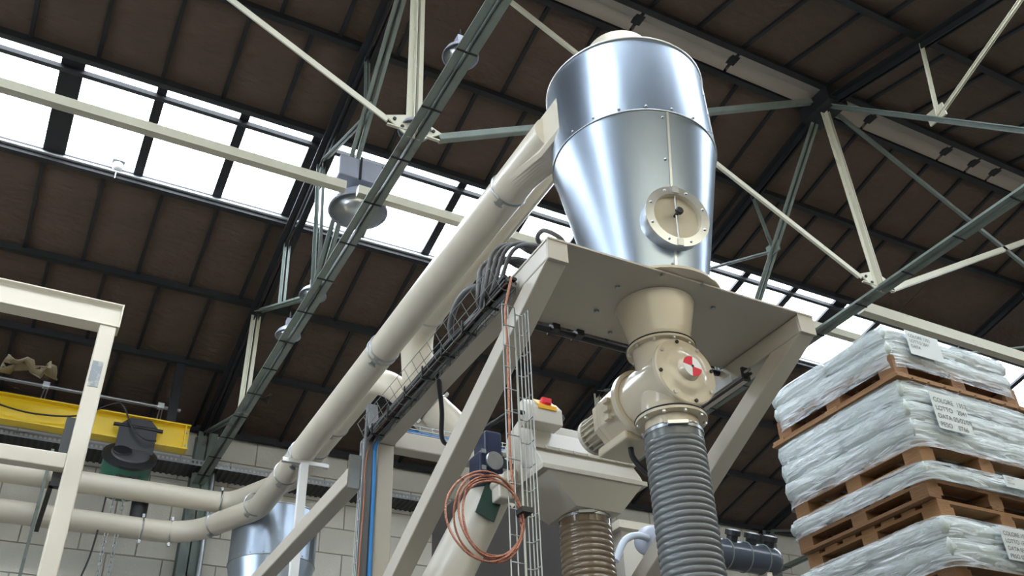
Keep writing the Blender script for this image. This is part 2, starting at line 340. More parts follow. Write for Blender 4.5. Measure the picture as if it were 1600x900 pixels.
def make_truss():
    t = thing('roof_truss', '', 'truss', (0, 0, 0))
    apex = (0, YR, ZR-.12)
    for sg, ye in ((1, YF-.05), (-1, YN+.05)):
        def R(y): yy = YR+sg*(y-YR); return (0, yy, zr(yy)-.12)
        def Cn(y, z=ZC): return (0, YR+sg*(y-YR), z)
        ang(MB(), R(4.5), R(11.4), .075, .012, .03, flip=-sg).build('rafter', DSTEEL, t)
        ang(MB(), apex, Cn(6.78), .04).build('diagonal', GSTEEL, t)
        mid = V(apex).lerp(V(Cn(6.78)), .5)
        sm = GSTEEL if sg > 0 else CSTEEL; ang(MB(), mid, R(5.80), .022, .006, .012).build('strut', sm, t); ang(MB(), mid, R(7.05), .022, .006, .012).build('strut', sm, t)
        MB().box(-.008, .008, mid.y-.09, mid.y+.09, mid.z-.03, mid.z+.11).build('gusset_plate', sm, t)
        ang(MB(), Cn(6.78), R(7.05), .035).build('strut', GSTEEL, t)
        ang(MB(), Cn(6.78), R(9.17), .035).build('diagonal', GSTEEL, t)
        m2 = V(Cn(6.78)).lerp(V(R(9.17)), .52); ang(MB(), m2, R(8.1), .028).build('strut', GSTEEL, t)
        ang(MB(), Cn(9.22), R(9.2), .045).build('strut', CSTEEL, t)
        ang(MB(), Cn(9.22), R(11.35), .035).build('diagonal', GSTEEL, t)
        g = MB()
        for yy, zz, sz in ((6.78, ZC+.07, .13), (9.2, ZC+.06, .1)):
            c = Cn(yy, zz); g.box(-.006, .006, c[1]-sz, c[1]+sz, zz-.06, zz+.08)
        g.build('gusset_plate', GSTEEL, t)
    ang(MB(), (0, YN+.1, ZC), (0, YF-.1, ZC), .06, .01, .025, flip=1).build('bottom_chord', GSTEEL, t)
    bt = MB().box(-.074, .074, -.006, .006, -.006, .003).mesh('batten')
    for k in range(24): inst('batten', bt, DSTEEL, t, (0, YN+.5+k*.56, ZC-.002))
    ang(MB(), (0, YR, ZC+.02), (0, YR, ZR-.1), .05, .008, .022).build('king_post', CSTEEL, t)
    MB().box(-.2, .2, YR-.012, YR+.012, ZC+.05, ZC+.06).prism([(-.22, YR-.006, ZC+.13), (-.05, YR-.006, ZC+.0), (.05, YR-.006, ZC+.0), (.22, YR-.006, ZC+.13), (.06, YR-.006, ZC+.2), (-.06, YR-.006, ZC+.2)], (0, .012, 0)).build('gusset_plate', CSTEEL, t)
    MB().box(-.13, .13, YR-.2, YR+.2, ZR-.28, ZR-.1).build('apex_plate', DSTEEL, t)
    hm = MB().lathe([(0, 0), (.014, 0), (.014, .012), (0, .012)], (0, 0, 0), (0, -1, 0), 6, False).mesh('bolt_head')
    for dx, dz in ((-.15, .12), (-.09, .07), (0, .14), (.09, .07), (.15, .12)): inst('bolt_head', hm, DSTEEL, t, (dx, YR-.006, ZC+dz))
    return t
T = make_truss()
spec = [(1.82, 'grey-green steel roof truss whose bottom chord runs in front of the left rooflight'),
        (6.39, 'steel roof truss right of the big hopper with its dark apex at the ridge'),
        (10.96, 'far right roof truss, mostly beyond the frame behind the wrapped pallets'),
        (-2.75, 'roof truss beyond the left edge where the cream brace leads')]
for i, (x, lb) in enumerate(spec):
    t = T if i == 0 else copy_tree(T)
    t.location = (x, 0, 0); t['label'] = lb; t['group'] = 'roof trusses'
XT = [-2.75, 1.82, 6.39, 10.96]
def brace(p, q, m, label, wd=.05):
    b = MB(); b.bar(p, q, wd, .008, (0, 1, 0)); b.bar(p, q, .008, wd, (0, 1, 0), off=(-wd/2, wd/2)); tag(b.build('ridge_brace', m), label, 'brace', 'sloping braces between the trusses')
zb, za = ZC+.1, ZR-.14
brace((1.62, YR, zb), (-2.6, YR, za), CSTEEL, 'cream brace sloping from the top left edge down to the left truss')
brace((2.02, YR, zb), (6.25, YR, za), GSTEEL, 'grey-green brace rising rightwards behind the hopper top to the ridge')
brace((6.19, YR, zb), (1.95, YR, za), CSTEEL, 'cream brace coming from behind the hopper down to the right truss')
brace((6.59, YR, zb), (10.8, YR, za), CSTEEL, 'cream brace rising to the right edge from the right truss plate')
brace((10.76, YR, zb), (6.55, YR, za), GSTEEL, 'grey-green brace falling from the right truss apex to the right edge')

# long cream rails on the chords
b = MB(); b.box(-6, 1.62, 5.435, 5.50, 6.42, 6.50); r1 = tag(b.build('long_rail', CSTEEL), 'long cream rail crossing in front of the left rooflight', 'rail', 'cream rails along the trusses')
tag(MB().box(1.72, 7.1, 5.435, 5.50, 6.42, 6.50).build('long_rail', CSTEEL), 'cream rail passing behind the sloping pipe towards the right truss', 'rail', 'cream rails along the trusses')
tag(MB().box(6.60, 14, 4.96, 5.04, 6.38, 6.50).build('long_rail', CSTEEL), 'thick cream rail crossing the right rooflight above the wrapped pallets', 'rail', 'cream rails along the trusses')

# steel columns under the trusses at the block wall
for i, x in enumerate(XT[1:]):
    b = MB(); b.box(x-.09, x+.15, 11.28, 11.295, 0, 7.0); b.box(x-.09, x+.15, 11.465, 11.48, 0, 7.0); b.box(x+.025, x+.04, 11.28, 11.48, 0, 7.0)
    lb = ['grey-green steel column on the block wall behind the second cyclone', 'steel column on the block wall behind the grey hose', 'steel column on the block wall near the right edge'][i]
    tag(b.build('steel_column', GSTEEL), lb, 'column', 'columns on the block wall')
tag(MB().tube([(1.98, 11.24, 4.2), (1.98, 11.24, 6.9)], .03, 8).build('downpipe', GALV2), 'thin galvanised conduit running up the column behind the second cyclone', 'conduit')

# cable tray along the wall
ct = thing('wall_cable_tray', 'long galvanised perforated cable tray along the block wall', 'cable tray', (0, 11.2, 6.45))
MB().box(-5, 9, -.12, .25, 0, .006).build('tray_bottom', DSTEEL, ct)
lip = MB()
lip.box(-5, 9, -.125, -.12, 0, .022); lip.box(-5, 9, -.125, -.12, .055, .075); lip.build('tray_lip', GALV2, ct)
st = MB()
for k in range(280): st.box(-5+k*.05, -5+k*.05+.022, -.125, -.12, .02, .057)
so = st.build('perforated_web', GALV2, ct); so['kind'] = 'stuff'
rb = MB()
for k in range(200): rb.box(-5+k*.07, -5+k*.07+.03, -.12, .25, -.012, 0)
so = rb.build('tray_ribs', mat('dull_rib', (.03, .03, .03), .6), ct); so['kind'] = 'stuff'

# high-bay lamps
def lamp(loc, label, box=True):
    t = thing('high_bay_lamp', label, 'lamp', loc, 'high-bay lamps on the left truss')
    MB().lathe_s([(.06, .16), (.10, .14), (.17, .07), (.20, .01), (.205, -.01), (.195, -.012), (.16, .05), (.09, .12), (.0, .13)], (0, 0, 0), (0, 0, 1), 28).build('reflector', LAMPM, t)
    MB().lathe_s([(0, .0), (.19, -.004), (.0, -.008)], (0, 0, 0), (0, 0, 1), 28).build('lens', ALU, t)
    if box:
        MB().box(-.19, .12, -.12, .02, .18, .36).build('ballast_box', LAMPM, t, .01)
        MB().box(-.05, -.035, -.135, -.12, .17, .37).build('clamp_bar', BLACK, t)
    else: MB().box(-.05, .05, -.05, .05, .16, .3).build('ballast_box', LAMPM, t)
    MB().tube([(0, 0, .16), (0, 0, .45)], .01, 6).build('hanger', BLACK, t)
    return t
lamp((1.86, 5.86, 6.60), 'grey high-bay lamp with a box hanging before the left rooflight').scale = (1.2, 1.2, 1.2)
for y, d in ((3.85, 'near the top of the picture, behind the truss chord'), (4.62, 'peeking out beside the cream gusset plate'), (6.95, 'peeking out right of the chord below the rooflight'), (7.7, 'lowest one, peeking out right of the truss chord')):
    t_ = lamp((1.845, y, 6.42), 'round lamp '+d, False); t_.scale = (.6, .6, .6)

# smoke detector
t = thing('heat_detector', 'small white ceiling detector below the left rooflight rail', 'detector', (.02, 7.9, 7.98))
MB().lathe_s([(0, -.05), (.02, -.05), (.05, -.03), (.055, 0), (.05, .03), (.0, .03)], (0, 0, .05), (0, 0, 1), 16).build('head', WHITE, t)
MB().box(-.06, .06, -.06, .06, .085, .095).build('base_plate', mat('grey_plate', (.3, .3, .32), .5), t); MB().tube([(0, 0, -.1), (0, 0, .02)], .006, 6).build('stem', GALV2, t)

# ------------------------------------------------------------------ cyclone hopper
HX, HY = 2.49, 3.025
def cyclone(loc, label, port=True):
    t = thing('cyclone_hopper', label, 'hopper', loc, 'galvanised cyclone hoppers')
    R = .44
    MB().lathe([(R, 1.44), (R, .90)], (0, 0, 0), n=72).lathe([(R, 1.44), (.0, 1.45)], (0, 0, 0), n=72).build('cylinder_shell', GALV, t)
    MB().lathe([(R, .90), (.262, 0)], (0, 0, 0), n=72).build('cone_shell', GALV, t)
    MB().ring((0, 0, 1.44), (0, 0, 1), R+.002, .008, 64).build('top_rim', ALU, t)
    MB().ring((0, 0, .90), (0, 0, 1), R+.001, .0055, 64).build('seam_bead', GALV2, t)
    rv = MB().lathe_s([(0, .006), (.005, .005), (.008, 0)], (0, 0, 0), (0, 0, 1), 8).mesh('rivet')
    for k in range(10):
        a = math.radians(-170+k*18); n = V((math.cos(a), math.sin(a), 0)); inst('rivet', rv, GALV2, t, n*(R+.001)+V((0, 0, .925)), n.to_track_quat('Z', 'Y').to_euler())
    for az, z0, z1, r0, r1 in ((-102, .895, .0, R, .262), (-50, 1.43, .91, R, R)):
        a = math.radians(az); n = V((math.cos(a), math.sin(a), 0))
        MB().bar(n*r0+V((0, 0, z0)), n*(r1)+V((0, 0, z1)), .012, .01, n).build('seam_strip', ALU, t)
        for z in (.86, .62, .06) if z1 == 0 else (1.38, 1.25, 1.1, .97):
            r = r0+(r1-r0)*(z0-z)/(z0-z1); aa = a-.06; nn = V((math.cos(aa), math.sin(aa), 0))
            inst('rivet', rv, GALV2, t, nn*(r+.001)+V((0, 0, z)), nn.to_track_quat('Z', 'Y').to_euler())
    MB().lathe([(.25, 0), (.33, 0), (.33, .014), (.25, .014)], (0, 0, 0), n=48, smooth=False).build('base_flange', CREAM2, t)
    if port:
        a = math.radians(-102); n = V((math.cos(a), math.sin(a), -.12)).normalized(); c = V((math.cos(a), math.sin(a), 0))*.318+V((0, 0, .285))
        h = MB().lathe([(.158, .036), (.165, .040), (.165, .050), (.122, .052)], c, n, 48, False).lathe([(.157, -.10), (.157, .038)], c, n, 48)
        po = h.build('sight_port', ALU, t)
        MB().lathe([(0, .020), (.122, .020)], c, n, 40).build('hatch_door', CREAM, po)
        MB().lathe([(.1215, .0), (.1215, .051)], c, n, 48).build('port_liner', CREAM, po)
        s, u = frame_of(n)
        ub = V((0, 0, 1))-n*n.z; ub.normalize()
        MB().tube([c+ub*.118+n*.04, c-ub*.118+n*.04], .006, 8).build('latch_rod', ALU, po)
        kb = MB(); kb.lathe([(0, .082), (.016, .082), (.020, .078), (.020, .066), (.010, .06), (.008, .02)], c+ub*.015, n, 10, False); kb.build('knob', BLACK, po)
        for k in range(8):
            an = 2*math.pi*(k+.5)/8; q = c+(s*math.cos(an)+u*math.sin(an))*.145+n*.051
            inst('rivet', rv, GALV2, po, q, n.to_track_quat('Z', 'Y').to_euler())
        for sg in (1, -1): MB().bar(c+ub*sg*.128+n*.055, c+ub*sg*.165+n*.055, .03, .008, n).build('clasp', ALU, po)
    return t
cyc = cyclone((HX, HY, 4.115), 'large galvanised cyclone hopper with round sight port standing on the cream platform')
cyc2 = cyclone((2.42, 9.66, 3.95), 'second galvanised cyclone in the lower left background behind the sloping beam', False)
MB().lathe([(.19, 1.44), (.19, 1.80)], (0, 0, 0), n=40).build('outlet_collar', CREAM, cyc)
# second cyclone stands on its own legs
stand = thing('cyclone_stand', 'cream stand carrying the second cyclone near the block wall', 'stand', (2.42, 9.66, 0))
MB().lathe([(.24, 3.91), (.34, 3.91), (.34, 3.945), (.24, 3.945)], (0, 0, 0), n=24, smooth=False).build('top_ring', FRAME, stand)
for k in range(4):
    a = math.pi/4+k*math.pi/2; MB().bar((math.cos(a)*.31, math.sin(a)*.31, 0), (math.cos(a)*.31, math.sin(a)*.31, 3.92), .06, .06).build('leg', FRAME, stand)

# ------------------------------------------------------------------ platform frame
fr = thing('platform_frame', 'cream box-section steel frame with deck plate under the big hopper', 'frame', (0, 0, 0))
for x0 in (1.735, 3.163):
    x1 = x0+.1
    MB().box(x0, x1, 2.765, 4.86, 4.0, 4.1).build('beam', FRAME, fr, .008)
    MB().box(x0-.001, x1+.001, 2.758, 2.766, 3.998, 4.102).build('end_cap', FRAME, fr, .003)
    MB().box(x0, x1, 4.755, 4.855, 0, 4.0).build('post', FRAME, fr, .008)
    MB().prism([(x0, 2.775, 4.0), (x0, 2.99, 4.0), (x0, 4.755, 3.10), (x0, 4.755, 2.985)], (.1, 0, 0)).build('diagonal_brace', FRAME, fr, .006)
    MB().box(x0-.05, x1+.05, 4.70, 4.91, 0, .015).build('foot_plate', FRAME, fr)
MB().box(1.835, 3.163, 4.755, 4.855, 3.99, 4.1).build('cross_beam', FRAME, fr, .008)
pl = MB(); pl.box(1.735, 3.263, 2.755, 3.36, 4.1025, 4.1125)
pl.build('deck_plate', FRAME, fr)
bh = MB().lathe([(.013, 0), (.013, -.012), (0, -.012)], (0, 0, 0), (0, 0, 1), 6, False).mesh('bolt')
for k in range(8):
    a = k*math.pi/4+.3; inst('bolt', bh, GALV2, fr, (HX+.285*math.cos(a), HY+.285*math.sin(a), 4.102))
# dark rail behind the deck with clips
tt = thing('conduit_rail', 'dark conduit with clips along the back edge of the platform', 'conduit', (0, 0, 0))
MB().tube([(1.84, 3.385, 4.085), (3.16, 3.385, 4.085)], .018, 8).build('conduit', BLACK, tt)
for x in (1.93, 2.12, 2.26, 2.75, 3.0): MB().box(x-.02, x+.02, 3.34, 3.41, 4.07, 4.11).build('clip', BLACK, tt)
tt = thing('sensor_conduit', 'thin conduit with pale sticker under the right platform beam', 'conduit')
MB().tube([(3.13, 3.12, 3.965), (3.13, 3.62, 3.965)], .009, 8).build('conduit', GALV2, tt); MB().tube([(3.135, 3.12, 3.942), (3.135, 3.62, 3.942)], .008, 8).build('conduit', BLACK, tt)
MB().box(3.115, 3.12, 3.25, 3.45, 3.955, 3.995).build('sticker', PAPER, tt); MB().box(3.118, 3.162, 3.16, 3.175, 3.925, 3.998).build('clip', BLACK, tt)

# ------------------------------------------------------------------ rotary valve
rvv = thing('rotary_valve', 'cream rotary valve with round end cover and motor below the hopper', 'valve', (HX, HY, 0))
fu = MB().lathe([(.192, 4.100), (.188, 4.09), (.150, 3.93), (.146, 3.90), (.146, 3.872)], (0, 0, 0), n=56); fu.build('inlet_funnel', CREAM2, rvv)
MB().lathe([(.12, 3.852), (.163, 3.852), (.163, 3.866), (.146, 3.866)], (0, 0, 0), n=48, smooth=False).build('top_flange', CREAM2, rvv)
MB().ring((0, 0, 3.868), (0, 0, 1), .162, .0045, 48).build('gasket', BLACK, rvv)
MB().lathe([(.137, 3.852), (.132, 3.80), (.128, 3.675), (.132, 3.54), (.137, 3.495)], (0, 0, 0), n=48).build('vertical_throat', CREAM2, rvv)
MB().lathe([(.12, 3.482), (.163, 3.482), (.163, 3.497), (.12, 3.497)], (0, 0, 0), n=48, smooth=False).build('bottom_flange', CREAM2, rvv)
MB().ring((0, 0, 3.499), (0, 0, 1), .162, .0045, 48).build('gasket', BLACK, rvv)
MB().lathe_s([(.148, -.14), (.142, -.11), (.142, .15), (.15, .18)], (0, 0, 3.675), (0, 1, 0), 56).build('rotor_housing', CREAM2, rvv)
ec = MB().lathe([(.145, -.128), (.166, -.128), (.166, -.150), (.160, -.154)], (0, 0, 3.675), (0, 1, 0), 56, False).lathe_s([(.160, -.154), (.112, -.155), (.102, -.163), (.075, -.166), (.058, -.170)], (0, 0, 3.675), (0, 1, 0), 56)
ec.lathe([(.058, -.170), (.05, -.20)], (0, 0, 3.675), (0, 1, 0), 40).lathe([(.05, -.20), (0, -.20)], (0, 0, 3.675), (0, 1, 0), 40)
ecp = ec.build('end_cover', CREAM2, rvv)
for q, m in ((0, RED), (1, WHITE), (2, RED), (3, WHITE)):
    b = MB(); a0 = math.radians(82+q*90); n = 12; vs = [(0, -.2025, 3.675)]+[(.0505*math.cos(a0+k/n*math.pi/2), -.2025, 3.675+.0505*math.sin(a0+k/n*math.pi/2)) for k in range(n+1)]
    b.add(vs, [(0, k+2, k+1) for k in range(n)][::-1] and [(0, k+1, k+2) for k in range(n)]); b.build('target_quadrant', m, ecp)
MB().lathe([(.006, 0), (.006, -.004), (0, -.004)], (0, -.2025, 3.675), (0, 1, 0), 12, False).build('centre_screw', BLACK, ecp)
for k in range(8):
    a = k*math.pi/4+.2; MB().lathe([(.009, 0), (.009, -.008), (0, -.008)], (.148*math.cos(a), -.154, 3.675+.148*math.sin(a)), (0, 1, 0), 8, False).build('cover_bolt', ALU if k % 2 else BLACK, ecp)
for z, sg in ((3.852, -1), (3.482, -1)):
    me = MB().lathe([(.009, 0), (.009, sg*.010), (0, sg*.010)], (0, 0, 0), (0, 0, 1), 8, False).mesh('flange_bolt')
    for k in range(10): a = k*math.pi/5+.1; inst('flange_bolt', me, ALU, rvv, (.15*math.cos(a), .15*math.sin(a), z))
MB().lathe([(.15, .172), (.17, .172), (.17, .19), (.17, .19), (.17, .205), (.0, .205)], (0, 0, 3.675), (0, 1, 0), 56, False).build('rear_cover', CREAM2, rvv)
gb = MB()
def octo(r, y, zc, sx=1.): return [(sx*r*math.cos(math.pi/8+k*math.pi/4), y, zc+r*math.sin(math.pi/8+k*math.pi/4)) for k in range(8)]
secs = [octo(.11, .205, 3.67), octo(.135, .24, 3.67, .95), octo(.158, .33, 3.665, .95), octo(.162, .345, 3.665, .95), octo(.162, .375, 3.665, .95), octo(.155, .38, 3.665, .95), octo(.155, .42, 3.665, .95), octo(.12, .45, 3.665)]
vs = [p for s_ in secs for p in s_]
gb.add(vs, [(i*8+k, (i+1)*8+k, (i+1)*8+(k+1) % 8, i*8+(k+1) % 8) for i in range(len(secs)-1) for k in range(8)]); gb.add(secs[-1], [tuple(range(8))])
gbo = gb.build('gearbox', CREAM2, rvv, .008)
for k in range(3): MB().box(-.152-.004, -.135, .262+.0*k, .30, 3.60+k*.045, 3.625+k*.045).build('cast_rib', CREAM2, gbo, .003)
MB().box(-.10, .10, .22, .46, 3.49, 3.535).build('gear_foot', CREAM2, rvv, .01)
mo = MB().lathe([(.078, .43), (.078, .60), (.07, .605), (0, .605)], (0, 0, 3.69), (0, 1, 0), 32).build('motor', CREAM2, rvv)
fin = MB().box(.076, .096, .45, .60, -.003, .003).mesh('cooling_fin')
for k in range(20): inst('cooling_fin', fin, FRAME, mo, (0, 0, 3.69), (0, k*math.pi/10, 0))
MB().lathe([(.08, .60), (.099, .60), (.099, .625), (.085, .63), (0, .63)], (0, 0, 3.69), (0, 1, 0), 28, False).build('fan_cowl', FRAME, mo)
MB().tube(spline([(-.02, .30, 3.50), (-.0, .31, 3.44), (.06, .28, 3.36), (.15, .2, 3.30), (.22, .1, 3.30)]), .014, 8).build('motor_cable', BLACK, rvv)

def hose(name, label, cx, cy, ztop, zbot, R, pitch, amp, m):
    t = thing(name, label, 'hose', (cx, cy, 0), 'corrugated hoses')
    prof = []; z = ztop-.05; steps = 8
    nr = int((z-zbot)/pitch)
    for k in range(nr*steps+1):
        ph = k/steps; prof.append((R+amp*(abs(math.sin(math.pi*ph))**.4)-amp/2, z-ph*pitch))
    o = MB().lathe_s(prof[::-1], (0, 0, 0), (0, 0, 1), 44).build('corrugated_wall', m, t)
    MB().lathe([(R+.004, ztop-.055), (R+.004, ztop+.005), (R-.01, ztop+.005)], (0, 0, 0), n=44).build('cuff', m, t)
    MB().lathe([(R+.0075, ztop-.018), (R+.0075, ztop-.003)], (0, 0, 0), n=44).build('band', GALV2, t)
    a = math.radians(-118); c = V((math.cos(a), math.sin(a), 0))*(R+.014)+V((0, 0, ztop-.01)); tn = V((-math.sin(a), math.cos(a), 0))
    b = MB(); b.bar(c-tn*.045, c+tn*.045, .016, .016); b.tube([c-tn*.06, c+tn*.06], .005, 6); b.build('band_screw', ALU, t)
    return t
hose('flexible_hose', 'thick grey corrugated hose hanging from the rotary valve', HX, HY, 3.43, .6, .129, .029, .011, HOSEG)
MB().lathe([(.122, 3.49), (.122, 3.38)], (0, 0, 0), n=40).build('outlet_spigot', CREAM2, rvv)
hose('flexible_hose', 'brown translucent corrugated hose below the grey-beige feeder', 2.89, 4.41, 3.58, .6, .147, .034, .014, HOSEB)
# receivers on the floor so the hoses end somewhere
for x, y, lb, r in ((HX, HY, 'cream bin under the grey hose', .4), (2.89, 4.41, 'cream bin under the brown hose', .3)):
    t = thing('receiving_bin', lb, 'bin', (x, y, 0), 'bins under the hoses')
    MB().lathe([(r, 0), (r, .5), (.2, .6), (0, .6)], (0, 0, 0), n=32).build('bin_shell', CREAM, t); MB().ring((0, 0, .5), (0, 0, 1), r, .012).build('bin_rim', CREAM, t)

# ------------------------------------------------------------------ conveying pipes
PR = .113
def pipe(label, pts, rad, bends, clamps, r=PR, mat_=CREAM):
    t = thing('conveying_pipe', label, 'pipe', (0, 0, 0), 'cream conveying pipes')
    path = fillet(pts, rad, 14)
    MB().tube(path, r, 36).build('pipe_run', mat_, t)
    cl = MB(); cl.ring((0, 0, 0), (0, 0, 1), r+.004, .006, 36, 6); cl.lathe([(r+.001, -.009), (r+.006, -.005), (r+.006, .005), (r+.001, .009)], (0, 0, 0), n=36)
    s = V((0, 1, 0)); cl.box(-.02, .02, r+.004, r+.045, -.012, .012); cl.box(-.02, .02, -r-.045, -r-.004, -.012, .012)
    cl.tube([(-.03, r+.03, .012), (.03, r+.03, .012)], .006, 6); cl.tube([(-.03, -r-.03, .012), (.03, -r-.03, .012)], .006, 6)
    me = cl.mesh('clamp_ring')
    for c, d, roll in clamps:
        q = V(d).to_track_quat('Z', 'Y') @ Matrix.Rotation(roll, 3, 'Z').to_quaternion()
        o_ = inst('clamp_ring', me, GALV2, t, c); o_.rotation_mode = 'QUATERNION'; o_.rotation_quaternion = q
    return t
Y = (0, 1, 0); X = (-1, 0, 0)
p1 = pipe('long cream pipe sloping from the hopper side to the lower left, then along the wall',
     [(2.11, 3.22, 5.28), (2.11, 9.2, 5.28), (1.62, 10.22, 5.28), (-6, 10.22, 5.28)], .55, 0,
     [((2.11, 3.75, 5.28), Y, .5), ((2.11, 5.75, 5.28), Y, .5), ((2.11, 5.81, 5.28), Y, .5), ((2.11, 7.75, 5.28), Y, .4), ((2.11, 7.82, 5.28), Y, .4), ((2.11, 8.25, 5.28), Y, .4), ((2.05, 9.12, 5.28), (-.2, 1, 0), .5), ((1.82, 9.8, 5.28), (-.44, .9, 0), .3), ((1.45, 10.2, 5.28), (-.95, .2, 0), 0), ((1.15, 10.22, 5.28), X, 0)])
ib = MB()   # square-to-round tangential inlet on the shell
n = 36
ring = [(2.11+PR*math.cos(2*math.pi*k/n), 3.60, 5.28+PR*math.sin(2*math.pi*k/n)) for k in range(n)]
def sq(k):
    a = 2*math.pi*k/n; c, s = math.cos(a), math.sin(a); mm = max(abs(c), abs(s)); return (2.135+.085*c/mm, 3.28, 5.28+.135*s/mm)
rs = [sq(k) for k in range(n)]
ib.add(ring+rs, [(k, (k+1) % n, n+(k+1) % n, n+k) for k in range(n)], False); ib.add(rs+[(x, 3.06, z) for x, y, z in rs], [(k, (k+1) % n, n+(k+1) % n, n+k) for k in range(n)], False)
ib.build('tangential_inlet', CREAM, p1)
br = thing('pipe_bracket', 'white post with cradle carrying the two pipes at their bend', 'bracket', (2.11, 7.66, 0))
MB().box(-.035, .035, -.03, .03, 0, 5.13).build('bracket_post', WHITE, br); MB().box(-.2, .22, -.02, .02, 5.12, 5.155).build('cradle', ALU, br)
pipe('upper outlet pipe leaving the hopper top beside the long pipe and turning down',
     [(HX+.02, HY, 5.60), (HX+.02, HY, 5.84), (HX+.06, 6.22, 5.84), (HX+.2, 6.45, 5.35), (3.25, 6.3, 4.80)], .3, 0,
     [((HX+.055, 5.95, 5.84), Y, .6), ((2.80, 6.42, 5.24), (.7, -.1, -.65), .3)], .135)
pipe('cream return pipe behind the long pipe, elbowing right into the feeder',
     [(-6, 10.15, 5.66), (2.0, 10.15, 5.66), (2.44, 9.2, 5.66), (2.44, 6.72, 5.66), (3.6, 6.6, 4.55)], .32, 0,
     [((1.9, 10.12, 5.66), (-1, .1, 0), 0), ((2.44, 7.85, 5.66), Y, .4), ((2.44, 8.4, 5.66), Y, .4)])

# ------------------------------------------------------------------ feeder under the pipes
fd = thing('screen_feeder', 'beige feeder housing with tapered outlet between rotary valve and mesh tray', 'feeder', (0, 0, 0))
x0, x1 = 2.48, 3.15
prof = [(4.15, 3.748), (4.185, 3.81), (4.235, 3.88), (4.235, 3.905), (4.26, 4.01), (4.33, 4.10), (4.42, 4.136), (4.54, 4.10), (4.63, 3.99), (4.64, 3.748)]
MB().prism([(x0, a, b_) for a, b_ in prof][::-1], (x1-x0, 0, 0)).build('housing', GREYB, fd, .005)
MB().box(x0-.008, x1+.006, 4.212, 4.24, 3.880, 3.897).build('cover_flange', FRAME, fd)
for k in range(7): MB().box(x0+.05+k*.095, x0+.062+k*.095, 4.205, 4.213, 3.881, 3.896).build('flange_bolt', GREYB, fd)
MB().box(x0-.015, x1+.008, 4.13, 4.66, 3.722, 3.748).build('outlet_flange', FRAME, fd)
tp = [(2.51, 4.15, 3.722), (3.13, 4.15, 3.722), (3.13, 4.63, 3.722), (2.51, 4.63, 3.722)]; bt_ = [(2.74, 4.25, 3.585), (3.04, 4.25, 3.585), (3.04, 4.57, 3.585), (2.74, 4.57, 3.585)]
MB().add(tp+bt_, [(0, 1, 5, 4), (1, 2, 6, 5), (2, 3, 7, 6), (3, 0, 4, 7), (4, 5, 6, 7)]).build('outlet_hopper', GREYB, fd)
sw = thing('isolator_box', 'grey switch box with red and yellow handle on the feeder end', 'switch', (0, 0, 0))
MB().prism([(2.40, 4.14, 4.00), (2.40, 4.14, 4.10), (2.40, 4.20, 4.165), (2.40, 4.25, 4.165), (2.40, 4.25, 4.00)][::-1], (.22, 0, 0)).build('enclosure', GREYB, sw, .006)
MB().prism([(2.46, 4.138, 4.085), (2.46, 4.138, 4.11), (2.46, 4.198, 4.168), (2.58, 4.198, 4.168), (2.58, 4.138, 4.11), (2.58, 4.138, 4.085)], (0, -.004, .003)).build('yellow_plate', YEL2, sw)
MB().lathe([(.036, 0), (.032, .02), (.0, .022)], (2.52, 4.160, 4.135), (0, -.75, .66), 12, False).bar((2.49, 4.145, 4.150), (2.55, 4.145, 4.150), .018, .024).build('red_handle', RED, sw)
tag(MB().lathe_s([(0, .03), (.02, .02), (.025, 0), (.013, -.02), (.009, -.05)], (2.70, 4.29, 4.135), (0, 0, 1), 12).build('ball_knob', BLACK), 'small black ball knob on top of the feeder', 'knob')
# geared motor
gm = thing('gear_motor', 'blue geared motor behind the left platform brace', 'motor', (0, 0, 0))
MB().box(2.25, 2.36, 4.40, 4.56, 3.86, 4.03).build('motor_body', BLUEM, gm, .015); MB().box(2.20, 2.36, 4.37, 4.52, 3.70, 3.88).build('gear_housing', BLUEM, gm, .012)
MB().lathe([(.055, 0), (.055, -.016), (.05, -.02), (0, -.02)], (2.285, 4.37, 3.82), (0, 1, 0), 24, False).build('shaft_cover', GALV2, gm)
for dx in (-.065, .065):
    for dz in (-.05, .05): MB().box(2.285+dx-.013, 2.285+dx+.013, 4.36, 4.372, 3.82+dz-.013, 3.82+dz+.013).build('corner_lug', GALV2, gm)
# inclined conveyor
cv = thing('inclined_conveyor', 'pale inclined conveyor tube rising behind the copper coil', 'conveyor', (0, 0, 0))
MB().tube([(1.60, 4.55, 2.24), (2.42, 4.55, 3.85)], .125, 28).build('conveyor_tube', GREYB, cv)
MB().box(1.50, 1.66, 4.47, 4.63, 0, 2.2).build('stand', FRAME, cv)
MB().bar((2.24, 4.405, 3.50), (2.38, 4.405, 3.86), .012, .12, (1, 0, 0)).build('guard_plate', GREENP, cv)
MB().tube([(2.30, 4.22, 3.68), (2.30, 4.42, 3.68)], .03, 16).build('bearing', CREAM, cv); MB().box(2.28, 2.36, 4.30, 4.40, 3.58, 3.72).build('bearing_foot', GREYB, cv, .01)
dk = thing('shade_dummy', 'added dark brown cabinet standing behind the mesh tray', 'dummy', (0, 0, 0))
MB().box(3.15, 4.3, 6.5, 7.2, 0, 4.62).build('dummy_body', SHADEM, dk); MB().box(3.2, 4.25, 6.485, 6.5, .1, 4.5).build('dummy_front', SHADEM, dk)  # added box whose dark brown stands in for the conveyor's shaded side

# ------------------------------------------------------------------ horizontal beam at the lower left
lb_ = thing('side_beam', 'cream box beam running back to the second cyclone from the platform post', 'beam', (0, 0, 0))
MB().box(1.58, 1.68, 4.78, 9.2, 3.74, 3.84).build('box_section', FRAME, lb_, .008); MB().box(1.57, 1.69, 4.76, 4.78, 3.70, 3.90).build('end_plate', GALV2, lb_)
MB().box(1.58, 1.68, 8.9, 9.0, 0, 3.74).build('support_post', FRAME, lb_)

